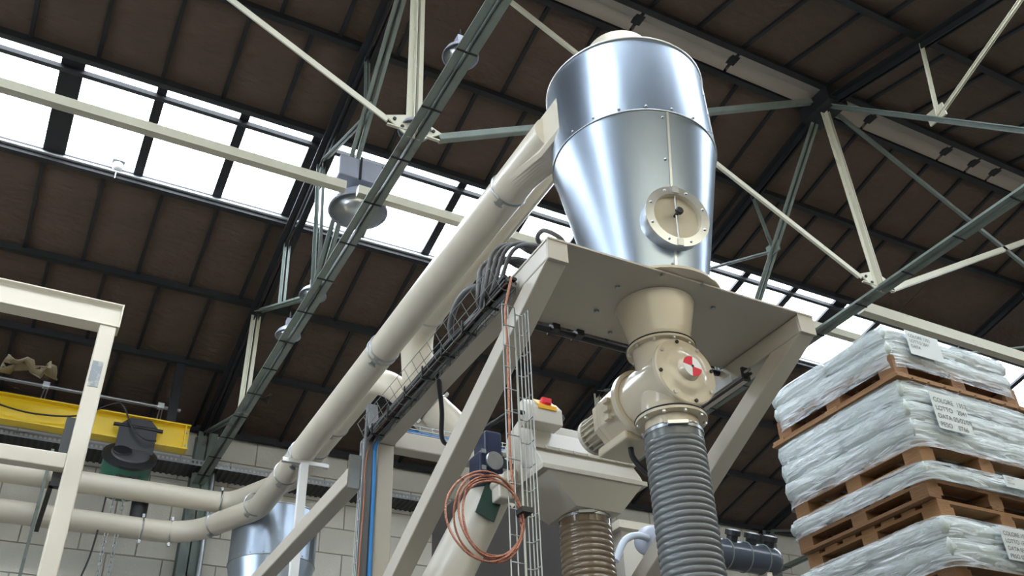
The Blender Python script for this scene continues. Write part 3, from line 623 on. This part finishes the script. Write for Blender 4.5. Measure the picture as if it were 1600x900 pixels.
# ------------------------------------------------------------------ wire mesh trays, cables, copper
def wire_tray(name, label, corners, d, L, pitch, wr=.0028, wm=None):
    """corners: open U cross-section (points); d: run direction; wires of 2.5 mm radius"""
    t = thing(name, label, 'cable tray', (0, 0, 0), 'wire mesh cable trays')
    d = V(d)
    for i, (a, b_) in enumerate(zip(corners[:-1], corners[1:])):
        nseg = 2
        for k in range(nseg+(1 if i == len(corners)-2 else 0)):
            p = V(a).lerp(V(b_), k/nseg); inst('long_wire', MB().tube([p, p+d*L], wr, 5).mesh('long_wire'), wm or GALV2, t)
    me = MB().tube([V(c) for c in corners], wr, 5).mesh('cross_wire')
    for k in range(int(L/pitch)+1): inst('cross_wire', me, wm or GALV2, t, d*(k*pitch))
    return t
wire_tray('wire_tray', 'vertical wire mesh cable tray beside the left platform beam', [(1.575, 2.90, 3.80), (1.635, 2.905, 3.80), (1.665, 2.95, 3.80), (1.70, 2.95, 3.80), (1.70, 2.90, 3.80)], (0, 0, -1), 3.8, .1)
wire_tray('wire_tray', 'sloping-looking wire mesh tray full of cables along the left platform beam', [(1.60, 3.05, 4.09), (1.655, 3.05, 3.995), (1.729, 3.05, 3.985), (1.729, 3.05, 4.04)], (0, 1, 0), 1.7, .1, .0019, GSTEEL)  # galvanised wires given a darker steel: their shade is put into the colour
wire_tray('wire_tray', 'short wire mesh tray on the cross beam holding a blue hose', [(1.84, 4.77, 4.16), (1.84, 4.77, 4.11), (1.84, 4.85, 4.11), (1.84, 4.85, 4.16)], (1, 0, 0), 1.3, .08)
wire_tray('wire_tray', 'narrow wire mesh tray running down the back platform post', [(1.64, 4.74, 4.0), (1.64, 4.79, 4.0), (1.72, 4.79, 4.0), (1.72, 4.74, 4.0)], (0, 0, -1), 4.0, .12)

kinds = [(CABLED, 'black'), (CABLED, 'black'), (CABLEB, 'brown'), (CABLEG, 'grey'), (CABLED, 'black')]
for k in range(12):
    m, nm = kinds[k % 5]; x = 1.662+.005*k+random.uniform(-.003, .003); z = 4.000+random.choice((0, .012, .022, .036)); r = .0055 if m is CABLEB else random.choice((.008, .0095, .011))
    pts = [(x, 3.02, z+.01)]+[(x+random.uniform(-.01, .01), 3.02+j*.3, z+random.uniform(-.004, .012)) for j in range(1, 6)]+[(x+random.uniform(-.01, .01), 4.72, z-.01), (1.65+.005*k, 4.76, 3.9), (1.65+.005*k, 4.765, 3.6), (1.65+.005*k, 4.765, 0)]
    tag(MB().tube(spline(pts, 6), r, 8).build('power_cable', m), f'{nm} cable lying in the bundle along the left platform beam', 'cable', f'{nm} cables in the beam tray')
for k in range(8):   # grey cables looping from the deck over the beam into the tray
    yb = 2.86+.03*k; rise = .05+.022*(k % 4)+.015*random.random(); out = 1.695-.013*(k % 4)
    pts = [(2.02+.03*k, 2.90+.045*k, 4.13), (1.90, yb, 4.13+.006*k), (1.78, yb+.03, 4.14+rise*.4), (1.72, yb+.09, 4.14+rise), (out, yb+.17, 4.13+rise*.9), (out-.01, 3.16+.015*k, 4.05+.01*(k % 3)), (1.668+.007*k, 3.42, 4.03), (1.665+.007*k, 4.1, 4.028), (1.665+.007*k, 4.66, 4.02), (1.65+.006*k, 4.74, 3.9), (1.65+.006*k, 4.755, 0)]
    tag(MB().tube(spline(pts, 7), .0105, 8).build('control_cable', CABLEG), 'thick grey cable looping over the corner of the platform beam', 'cable', 'grey cables looping at the platform corner')
tag(MB().tube(spline([(1.86, 2.80, 4.125), (1.80, 2.77, 4.14), (1.74, 2.80, 4.175), (1.78, 2.90, 4.19), (1.95, 2.93, 4.14), (2.10, 2.83, 4.125), (2.2, 2.78, 4.122), (2.29, 2.8, 4.122)], 8), .011, 8).build('control_cable', CABLEG), 'single grey cable lying on the front edge of the platform', 'cable')
tag(MB().tube(spline([(1.68, 3.62, 4.03), (1.64, 3.55, 4.10), (1.63, 3.44, 4.16), (1.65, 3.32, 4.17), (1.70, 3.22, 4.10)], 8), .016, 10).build('flexible_conduit', CABLEG), 'thick grey conduit arching over the mesh tray', 'conduit')
tag(MB().tube(spline([(1.73, 3.9, 4.02), (1.85, 4.12, 3.94), (1.95, 4.32, 3.86), (2.1, 4.4, 3.92), (2.25, 4.3, 4.02), (2.33, 4.22, 4.07), (2.41, 4.20, 4.07)], 8), .013, 8).build('motor_cable', CABLED), 'black cable hanging from the beam tray to the switch box', 'cable')
tag(MB().tube(spline([(3.12, 4.81, 4.135), (2.5, 4.81, 4.13), (1.9, 4.80, 4.13), (1.78, 4.74, 4.11), (1.71, 4.735, 3.95), (1.712, 4.735, 3.5), (1.712, 4.735, 0)], 6), .012, 8).build('air_hose', BLUE), 'bright blue air hose running down the back platform post', 'hose')
for k in range(7):
    y_ = 3.2+.24*k; tag(MB().box(1.652, 1.724, y_, y_+.012, 3.988, 3.994).box(1.648, 1.654, y_, y_+.012, 3.988, 4.055).build('cable_tie', BLACK), 'small black tie around the cables along the platform beam', 'cable tie', 'ties on the beam cables')
cw = [(1.66, 2.96, 4.0), (1.605, 2.925, 3.8)]+[(1.605+.003*math.sin(k), 2.925, 3.8-.14*k) for k in range(1, 6)]+[(1.612, 2.925, 2.95)]
tag(MB().tube(spline(cw, 5), .0055, 8).build('copper_wire', COPPER), 'straight twisted copper earth wire inside the vertical mesh tray', 'wire')
coil = thing('copper_coil', 'loose coil of bare copper wire tied to the mesh tray', 'coil', (1.478, 2.885, 2.845))
loopm = [(.155, .165, -.012, .0), (.128, .155, .012, .006), (.120, .150, .02, -.004), (.122, .145, .022, .008), (.14, .16, .01, .004)]
for k, (a, b_, dx, dz) in enumerate(loopm):
    pts = [(dx+a*math.cos(u_*2*math.pi/40), .006*k-.012+.01*math.sin(u_*.4+k), dz+b_*math.sin(u_*2*math.pi/40)*(1+.05*math.sin(u_*.3+k))) for u_ in range(40)]
    MB().tube(pts, .0042, 8, closed=True).build('wire_turn', COPPER, coil)
MB().box(.125, .17, -.035, .03, .03, .05).build('cable_tie', BLACK, coil)
tl = [(1.68, 4.735, 3.98), (1.66, 4.73, 3.9), (1.652, 4.725, 3.78), (1.655, 4.725, 3.6), (1.648, 4.725, 3.2), (1.65, 4.725, 2.4), (1.65, 4.725, .02)]
tag(MB().tube(spline(tl, 6), .005, 8).build('copper_wire', COPPER), 'copper earth wire hanging down beside the blue hose', 'wire')

# ------------------------------------------------------------------ left gantry, crane beam and hoist
gy = 8.6
ga = thing('gantry_frame', 'cream steel gantry with tall column and top beam at the left edge', 'gantry', (0, 0, 0))
b = MB(); b.box(.235, .385, gy-.08, gy-.07, 0, 6.60); b.box(.235, .385, gy+.07, gy+.08, 0, 6.60); b.box(.302, .318, gy-.07, gy+.07, 0, 6.60)
b = MB(); b.box(.235, .385, gy-.08, gy+.08, 0, 6.60); b.build('column', CREAM, ga, .012)
MB().box(.25, .345, gy-.083, gy-.079, 5.93, 6.2).build('bare_patch', mat('bare_primer', (.25, .27, .28), .5, dirt=(.55, .5, .4), dscale=12, dth=.5), ga)
bb = MB(); bb.box(-6, .41, gy-.09, gy+.09, 6.60, 6.615); bb.box(-6, .41, gy-.09, gy+.09, 6.845, 6.86); bb.box(-6, .41, gy-.01, gy+.01, 6.61, 6.85); bb.box(.39, .41, gy-.09, gy+.09, 6.61, 6.85)
bb = MB(); bb.prism([(-6, gy-.09, 6.60), (-6, gy-.09, 6.615), (-6, gy-.05, 6.63), (-6, gy-.05, 6.83), (-6, gy-.09, 6.845), (-6, gy-.09, 6.86), (-6, gy+.09, 6.86), (-6, gy+.09, 6.60)], (6.40, 0, 0))
bb.build('top_beam', CREAM, ga, .004); MB().box(.395, .41, gy-.09, gy+.09, 6.60, 6.86).build('end_plate', CREAM, ga)
MB().box(-6, .235, gy-.06, gy+.06, 5.12, 5.26).build('cross_bar', CREAM, ga, .008)
MB().box(.15, .19, gy+.08, 9.9, 5.0, 5.04).build('pipe_support', DSTEEL, ga)
MB().box(.16, .235, gy+.062, gy+.14, 5.0, 5.66).build('side_channel', mat('dark_channel', (.05, .052, .055), .5), ga); MB().box(.115, .145, 9.98, 10.02, 0, 5.9).build('support_strut', GSTEEL, ga)
pc = MB(); pc.ring((.13, 10.22, 5.28), (1, 0, 0), PR+.012, .016, 28, 6); pc.ring((.13, 10.15, 5.66), (1, 0, 0), PR+.012, .016, 28, 6); pc.build('pipe_clamp', BLACK, ga)

yy = 10.3
ya_ = thing('crane_beam', 'yellow steel crane beam in the left background', 'beam', (0, 0, 0))
MB().box(-6, 1.475, yy-.075, yy+.075, 6.535, 6.55).build('top_flange', YELLOW, ya_); MB().box(-6, 1.475, yy-.075, yy+.075, 6.25, 6.265).build('bottom_flange', YELLOW, ya_)
MB().box(-6, 1.475, yy-.006, yy+.006, 6.265, 6.535).build('web', YELLOW, ya_); MB().box(1.42, 1.432, yy-.07, yy+.07, 6.265, 6.535).build('stiffener', YELLOW, ya_)
for z in (6.32, 6.48): MB().lathe([(.012, 0), (.012, -.01), (0, -.01)], (1.45, yy-.006, z), (0, 1, 0), 8, False).build('bolt', GALV2, ya_)
for x in (-2, -5.5): MB().box(x-.05, x+.05, yy-.03, yy+.03, 6.55, zr(yy)-.06).build('suspension_bracket', GSTEEL, ya_)
MB().box(1.2, 1.3, yy-.03, yy+.03, 6.55, zr(yy)-.06).build('suspension_bracket', DSTEEL, ya_)
fl = thing('festoon_rail', 'thin grey cable rail above the yellow crane beam', 'rail', (0, 0, 0))
MB().tube([(-6, 10.4, 6.79), (1.35, 10.4, 6.79)], .022, 10).build('rail_tube', GALV2, fl)
for x in (-.1, 1.12): MB().bar((x-.02, 10.36, 6.54), (x, 10.4, 6.77), .012, .012).bar((x+.02, 10.36, 6.54), (x+.03, 10.4, 6.77), .012, .012).build('hanger', GALV2, fl); MB().box(x-.03, x+.04, 10.37, 10.43, 6.77, 6.83).build('rail_clip', ALU, fl)
tag(MB().tube(spline([(-1.2, 10.2, 6.5), (-.75, 10.2, 6.44), (-.3, 10.2, 6.36), (0, 10.2, 6.36), (.3, 10.2, 6.42), (.6, 10.2, 6.62), (.72, 10.2, 6.62), (.85, 10.15, 6.36), (1.0, 10.12, 6.24), (1.12, 10.15, 6.25)], 8), .01, 8).build('festoon_cable', CABLED), 'black cable sagging across the yellow beam to the hoist', 'cable')
ho = thing('chain_hoist', 'green and black electric chain hoist hanging from the yellow beam', 'hoist', (.92, yy, 0))
MB().prism([(-.2, -.10, 6.02), (-.2, -.10, 6.40), (-.1, -.10, 6.50), (.12, -.10, 6.50), (.2, -.10, 6.42), (.2, -.10, 6.02)][::-1], (0, .02, 0)).build('trolley_plate', BLACK, ho); MB().prism([(-.2, .085, 6.02), (-.2, .085, 6.40), (-.1, .085, 6.50), (.12, .085, 6.50), (.2, .085, 6.42), (.2, .085, 6.02)][::-1], (0, .02, 0)).build('trolley_plate', BLACK, ho)
MB().tube([(-.26, -.09, 6.40), (.26, -.09, 6.40)], .022, 10).build('wheel_axle', BLACK, ho); MB().box(-.12, .12, -.1, .1, 5.96, 6.05).build('hook_block', BLACK, ho)
ax_ = (0, -.76, .62)
MB().lathe([(.0, -.42), (.2, -.42), (.25, -.36), (.26, .0)], (-.03, -.1, 6.03), ax_, 32).build('hoist_body', GREEN, ho)
MB().lathe([(.255, -.01), (.285, .0), (.285, .03), (.25, .04)], (-.03, -.1, 6.03), ax_, 36, False).lathe([(.25, .04), (.2, .05)], (-.03, -.1, 6.03), ax_, 36).build('motor_cover', BLACK, ho)
MB().lathe([(.20, .05), (.19, .065), (0, .068)], (-.03, -.1, 6.03), ax_, 32, False).build('cover_face', mat('hoist_grey', (.07, .07, .075), .4), ho)
MB().lathe([(.1, .07), (.095, .078), (0, .078)], (-.12, -.11, 6.03), ax_, 24, False).build('fan_grille', BLACK, ho)
MB().box(-.13, .10, -.20, .05, 5.60, 5.86).build('gear_case', BLACK, ho, .03)
MB().lathe_s([(.075, 5.80), (.09, 5.70), (.085, 5.40), (.06, 5.25), (0, 5.25)][::-1], (.18, 0, 0), (0, 0, 1), 16).build('chain_bag', BLACK, ho)
lk = MB().tube([(.017*math.cos(a), 0, .032*math.sin(a)) for a in [k*math.pi/4 for k in range(8)]], .006, 5, closed=True).mesh('chain_link')
for x in (-.10, .0):
    for k in range(34): inst('chain_link', lk, GALV2, ho, (x, -.12, 5.66-.05*k), (0, 0, math.pi/2*(k % 2)))
tag(MB().tube(spline([(.75, 10.2, 5.9), (.72, 10.15, 5.0), (.62, 10.1, 4.4), (.5, 10.1, 3.2)], 6), .009, 8).build('pendant_cable', CABLED), 'thin black pendant cable hanging beside the hoist chains', 'cable')
def rag(loc, s, label, m=RAG, seed=1):
    rr = random.Random(seed); b = MB(); n = 9; vs = []
    for j in range(n):
        for i in range(n):
            p = V(((i/(n-1)-.5)*s, (j/(n-1)-.5)*s*.5, 0)); nv = noise.noise_vector(p*9+V((seed, 0, 0))); vs.append(p+nv*s*.28)
    fs = [(j*n+i, j*n+i+1, (j+1)*n+i+1, (j+1)*n+i) for j in range(n-1) for i in range(n-1) if rr.random() > .12]
    b.add(vs, fs, True); o_ = b.build('torn_insulation', m); o_.location = loc
    so_ = o_.modifiers.new('thickness', 'SOLIDIFY'); so_.thickness = .012; return tag(o_, label, 'debris')
rag((-.30, 9.9, 6.72), .5, 'torn pale insulation hanging from the roof above the yellow beam', RAG, 3)
rag((2.12, 9.9, 6.90), .28, 'dark torn scrap hanging from the roof beside the left truss end', SHADEM, 8)

# ------------------------------------------------------------------ things low in the right background
ve = thing('air_vessel', 'dark grey air vessel with three black valves beside the grey hose', 'vessel', (0, 6.4, 4.37))
MB().lathe_s([(0, -.02), (.09, 0), (.13, .05), (.135, .1), (.135, .78), (.13, .83), (.09, .88), (0, .90)], (5.38, 0, 0), (1, 0, 0), 32).build('vessel_shell', GREYCYL, ve)
for x in (5.70, 5.92, 6.13):
    MB().lathe([(.05, .08), (.05, .16), (.07, .165), (.07, .21), (.03, .22), (0, .22)], (x, -.02, 0), (0, -.45, .9), 16, False).build('valve_head', BLACK, ve); MB().ring((x-.05, 0, 0), (1, 0, 0), .137, .006, 24).build('strap', GSTEEL, ve)
for x in (5.5, 6.1): MB().box(x-.03, x+.03, -.05, .05, -4.37, -.12).build('leg', CREAM, ve)
ga2 = thing('pressure_switch', 'round grey diaphragm housing with pale hose between the two hoses', 'gauge', (4.54, 6.0, 4.21))
MB().lathe_s([(0, -.06), (.05, -.055), (.12, -.02), (.13, 0), (.12, .02), (.05, .05), (0, .055)], (0, 0, 0), (-.75, -.65, .1), 28).build('diaphragm_housing', LAMPM, ga2)
MB().tube(spline([(-.05, -.04, .0), (-.18, -.08, -.01), (-.32, -.1, -.08), (-.42, -.1, -.25)], 8), .028, 12).build('hose_stub', mat('pale_hose', (.5, .55, .62), .4), ga2); MB().box(-.02, .02, 0, .04, -4.21, -.08).build('stem', GALV2, ga2)
fb = thing('filter_housing', 'cream flat-roofed box housing behind the two hoses', 'housing', (0, 0, 0))
MB().box(4.66, 5.5, 6.55, 7.2, 0, 4.5).build('box_wall', GREYB, fb); MB().box(4.60, 5.56, 6.48, 7.26, 4.5, 4.57).build('roof_lid', CREAM, fb); MB().box(4.86, 4.96, 6.52, 6.56, 0, 4.5).build('corner_post', CREAM, fb)

# ------------------------------------------------------------------ pallets with wrapped sacks
PX0, PX1, PY0, PY1 = 4.48, 5.62, 3.28, 4.32
def board(b, *a): return b.box(*a)
_pm = {}
def pallet(z, h, label, full_bottom=False, m=WOOD, dx=0, dy=0, rz=0):
    t = thing('wooden_pallet', label, 'pallet', ((PX0+PX1)/2+dx, (PY0+PY1)/2+dy, z), 'stacked wooden pallets'); t.rotation_euler = (0, 0, rz)
    wx, wy = (PX1-PX0)/2, (PY1-PY0)/2; bt = .02; bz = h-3*bt
    def mesh(key, x, y, zz):
        if key not in _pm: _pm[key] = MB().box(-x/2, x/2, -y/2, y/2, -zz/2, zz/2).mesh(key)
        return _pm[key]
    nb = 8 if full_bottom else 3
    for k in range(nb): 
        wb = .115 if full_bottom else .10
        o_ = inst('bottom_board', mesh('bottom_board%s' % m.name, wb, wy*2, bt), m, t, (-wx+wb/2+(2*wx-wb)*k/(nb-1), 0, bt/2))
    for i in (-1, 0, 1):
        for j in (-1, 0, 1): inst('block', mesh('block%s%.3f' % (m.name, bz), .12, .12, bz), m, t, (i*(wx-.06), j*(wy-.06), bt+bz/2))
        inst('stringer_board', mesh('stringer%s' % m.name, .10, wy*2, bt), m, t, (i*(wx-.05), 0, bt*1.5+bz))
    for k in range(7): inst('deck_board', mesh('deck_board%s' % m.name, wx*2, .105, bt), m, t, (0, -wy+.052+(2*wy-.105)*k/6, bt*2.5+bz))
    return t
def sack_mesh(lx, ly, lz, seed):
    n = 8; vs = []; fs = []; idx = {}
    def vid(i, j, k):
        key = (i, j, k)
        if key not in idx:
            p = V((i/n*2-1, j/n*2-1, k/2*2-1))
            bul = (1-p.x**4)*(1-p.y**4)
            q = V((p.x*lx/2*(1-.04*abs(p.z)), p.y*ly/2*(1-.04*abs(p.z)), p.z*lz/2*(.78+.24*bul**.5)))
            q += noise.noise_vector(q*7+V((seed*3.1, 0, 0)))*.007; idx[key] = len(vs); vs.append(q)
        return idx[key]
    for a in range(n):
        for b_ in range(n):
            fs.append((vid(a, b_, 0), vid(a, b_+1, 0), vid(a+1, b_+1, 0), vid(a+1, b_, 0))); fs.append((vid(a, b_, 2), vid(a+1, b_, 2), vid(a+1, b_+1, 2), vid(a, b_+1, 2)))
    for a in range(n):
        for k in range(2):
            fs.append((vid(a, 0, k), vid(a+1, 0, k), vid(a+1, 0, k+1), vid(a, 0, k+1))); fs.append((vid(a, n, k), vid(a, n, k+1), vid(a+1, n, k+1), vid(a+1, n, k)))
            fs.append((vid(0, a, k), vid(0, a, k+1), vid(0, a+1, k+1), vid(0, a+1, k))); fs.append((vid(n, a, k), vid(n, a+1, k), vid(n, a+1, k+1), vid(n, a, k+1)))
    b = MB(); b.add(vs, fs, True); return b.mesh('sack')
_sm = {}
def wrap_shell(wx, wy, z0, z1, seed, skirt=0.0):
    b = MB(); n = 120; rows_ = 14; vs = []
    def rr(t_):   # rounded rectangle
        a = 2*math.pi*t_; c, s = math.cos(a), math.sin(a); e = .16
        return V((math.copysign(abs(c)**e, c)*wx, math.copysign(abs(s)**e, s)*wy, 0))
    levels = [z0-skirt+(z1-z0+skirt)*j/(rows_-3) for j in range(rows_-2)]
    for j in range(rows_):
        for i in range(n):
            p = rr(i/n)
            if j < rows_-2: z = levels[j]; sc = 1+.004*math.sin(j*1.7+seed); sc -= (.05 if j == rows_-3 else 0)
            else: z = z1+(.012 if j == rows_-2 else .02); sc = .82 if j == rows_-2 else .35
            q = V((p.x*sc, p.y*sc, z)); q += noise.noise_vector(V((q.x*4, q.y*4, q.z*26+seed*5)))*.006
            vs.append(q)
    b.add(vs, [(j*n+i, j*n+(i+1) % n, (j+1)*n+(i+1) % n, (j+1)*n+i) for j in range(rows_-1) for i in range(n)], True)
    b.add(vs[-n:], [tuple(range(n))]); return b
def lettering(lines, parent, loc, size, gapz):
    for k, tx in enumerate(lines):
        cu = bpy.data.curves.new('print', 'FONT'); cu.body = tx; cu.size = size; ob = bpy.data.objects.new('print', cu); COL.objects.link(ob)
        me = bpy.data.meshes.new_from_object(ob); bpy.data.objects.remove(ob); bpy.data.curves.remove(cu)
        me.materials.clear(); me.materials.append(INK)
        o_ = inst('lettering', me, INK, parent, (loc[0], loc[1], loc[2]-k*gapz), (math.pi/2, 0, 0))
def load(z0, z1, label, layers, text=None, tx=.1, over=.0, brown=False, skirt=.05, dx=0, rz=0, nx=3, ny=2):
    t = thing('wrapped_sack_load', label, 'sack load', ((PX0+PX1)/2+dx, (PY0+PY1)/2, z0), 'shrink-wrapped sack loads'); t.rotation_euler = (0, 0, rz)
    wx, wy = (PX1-PX0)/2+over, (PY1-PY0)/2+over; H = z1-z0; lh = H/layers
    for l in range(layers):
        lx, ly = 2*wx/nx, 2*wy/ny
        for i in range(nx):
            for j in range(ny):
                key = (round(lx, 2), round(lh, 3), (l+i*2+j) % 4)
                if key not in _sm: _sm[key] = sack_mesh(lx*1.0, ly*1.0, lh*1.1, (l+i*2+j) % 4)
                mm = BSACK if (brown and l == 0) else SACK
                me = _sm[key]
                o_ = bpy.data.objects.new('sack', me); COL.objects.link(o_); o_.parent = t
                if not me.materials: me.materials.append(mm)
                o_.material_slots[0].link = 'OBJECT'; o_.material_slots[0].material = mm
                o_.location = (-wx+lx*(i+.5)+random.uniform(-.008, .008), -wy+ly*(j+.5)+random.uniform(-.008, .008), lh*(l+.5))
    wrap_shell(wx+.018, wy+.018, .0, H+.012, len(label), skirt).build('stretch_wrap', WRAP, t)
    if text:
        pp = MB().box(tx, tx+.30, -wy-.041, -wy-.039, H*.5-.125*min(1, H/.3), H*.5+.12*min(1, H/.3)).build('paper_label', PAPER, t)
        sc = min(1, H/.3); lettering(text, pp, (tx+.02, -wy-.0425, H*.5+.055*sc), .044*sc, .055*sc)
    return t
load(4.475, 4.69, 'top wrapped load of pale sacks on the highest pallet', 2, ['COLORE 1352', 'LOTTO 2041', 'DATA'], -.42, .0, skirt=.085, rz=.0)
pallet(4.335, .138, 'topmost pallet, standing on the plank deck', False, WOOD)
pd = thing('plank_deck', 'flat deck of planks between the two upper wrapped loads', 'plank deck', ((PX0+PX1)/2, (PY0+PY1)/2, 4.297))
pk = MB().box(-.058, .058, -.56, .56, 0, .017).mesh('plank'); pb = MB().box(-.61, .61, -.05, .05, .017, .036).mesh('batten_board')
for k in range(9): inst('plank', pk, WOOD2, pd, (-.555+k*.13875, 0, 0))
for y_ in (-.5, 0, .5): inst('batten_board', pb, WOOD2, pd, (0, y_, 0))
load(3.905, 4.29, 'thick wrapped load of pale sacks, second from the top', 3, ['COLORE  1352', 'LOTTO   2041', 'DATA 05/02/09', 'PESO    0766'], -.42, .03, skirt=.06)
pallet(3.77, .132, 'pallet under the thick wrapped load, second from the top', False, WOOD2)
load(3.665, 3.755, 'thin wrapped load of sacks between the thick load and two bare pallets', 1, ['CODE 1352', 'DATA', 'PESO 0766'], .0, .04, brown=False, skirt=.03)
pallet(3.548, .115, 'upper one of the two pallets stacked directly together', False, WOOD, dx=-.03)
pallet(3.43, .115, 'lower one of the two pallets stacked directly together', False, WOOD2, dx=.02)
load(3.19, 3.425, 'lowest wrapped load in view at the bottom right corner', 2, ['COLORE 1042', 'LOTTO 1F20', 'DATA 05/02/09', 'PESO 0766'], -.22, .05, skirt=.05)
pallet(3.06, .13, 'pallet under the lowest wrapped load in view', False, WOOD)
for k in range(6):
    z = .51*k
    pallet(z, .13, f'pallet hidden below the picture, level {["one","two","three","four","five","six"][k]} from the floor', False, WOOD)
    load(z+.132, z+.505, f'wrapped load hidden below the picture, level {["one","two","three","four","five","six"][k]} from the floor', 3)
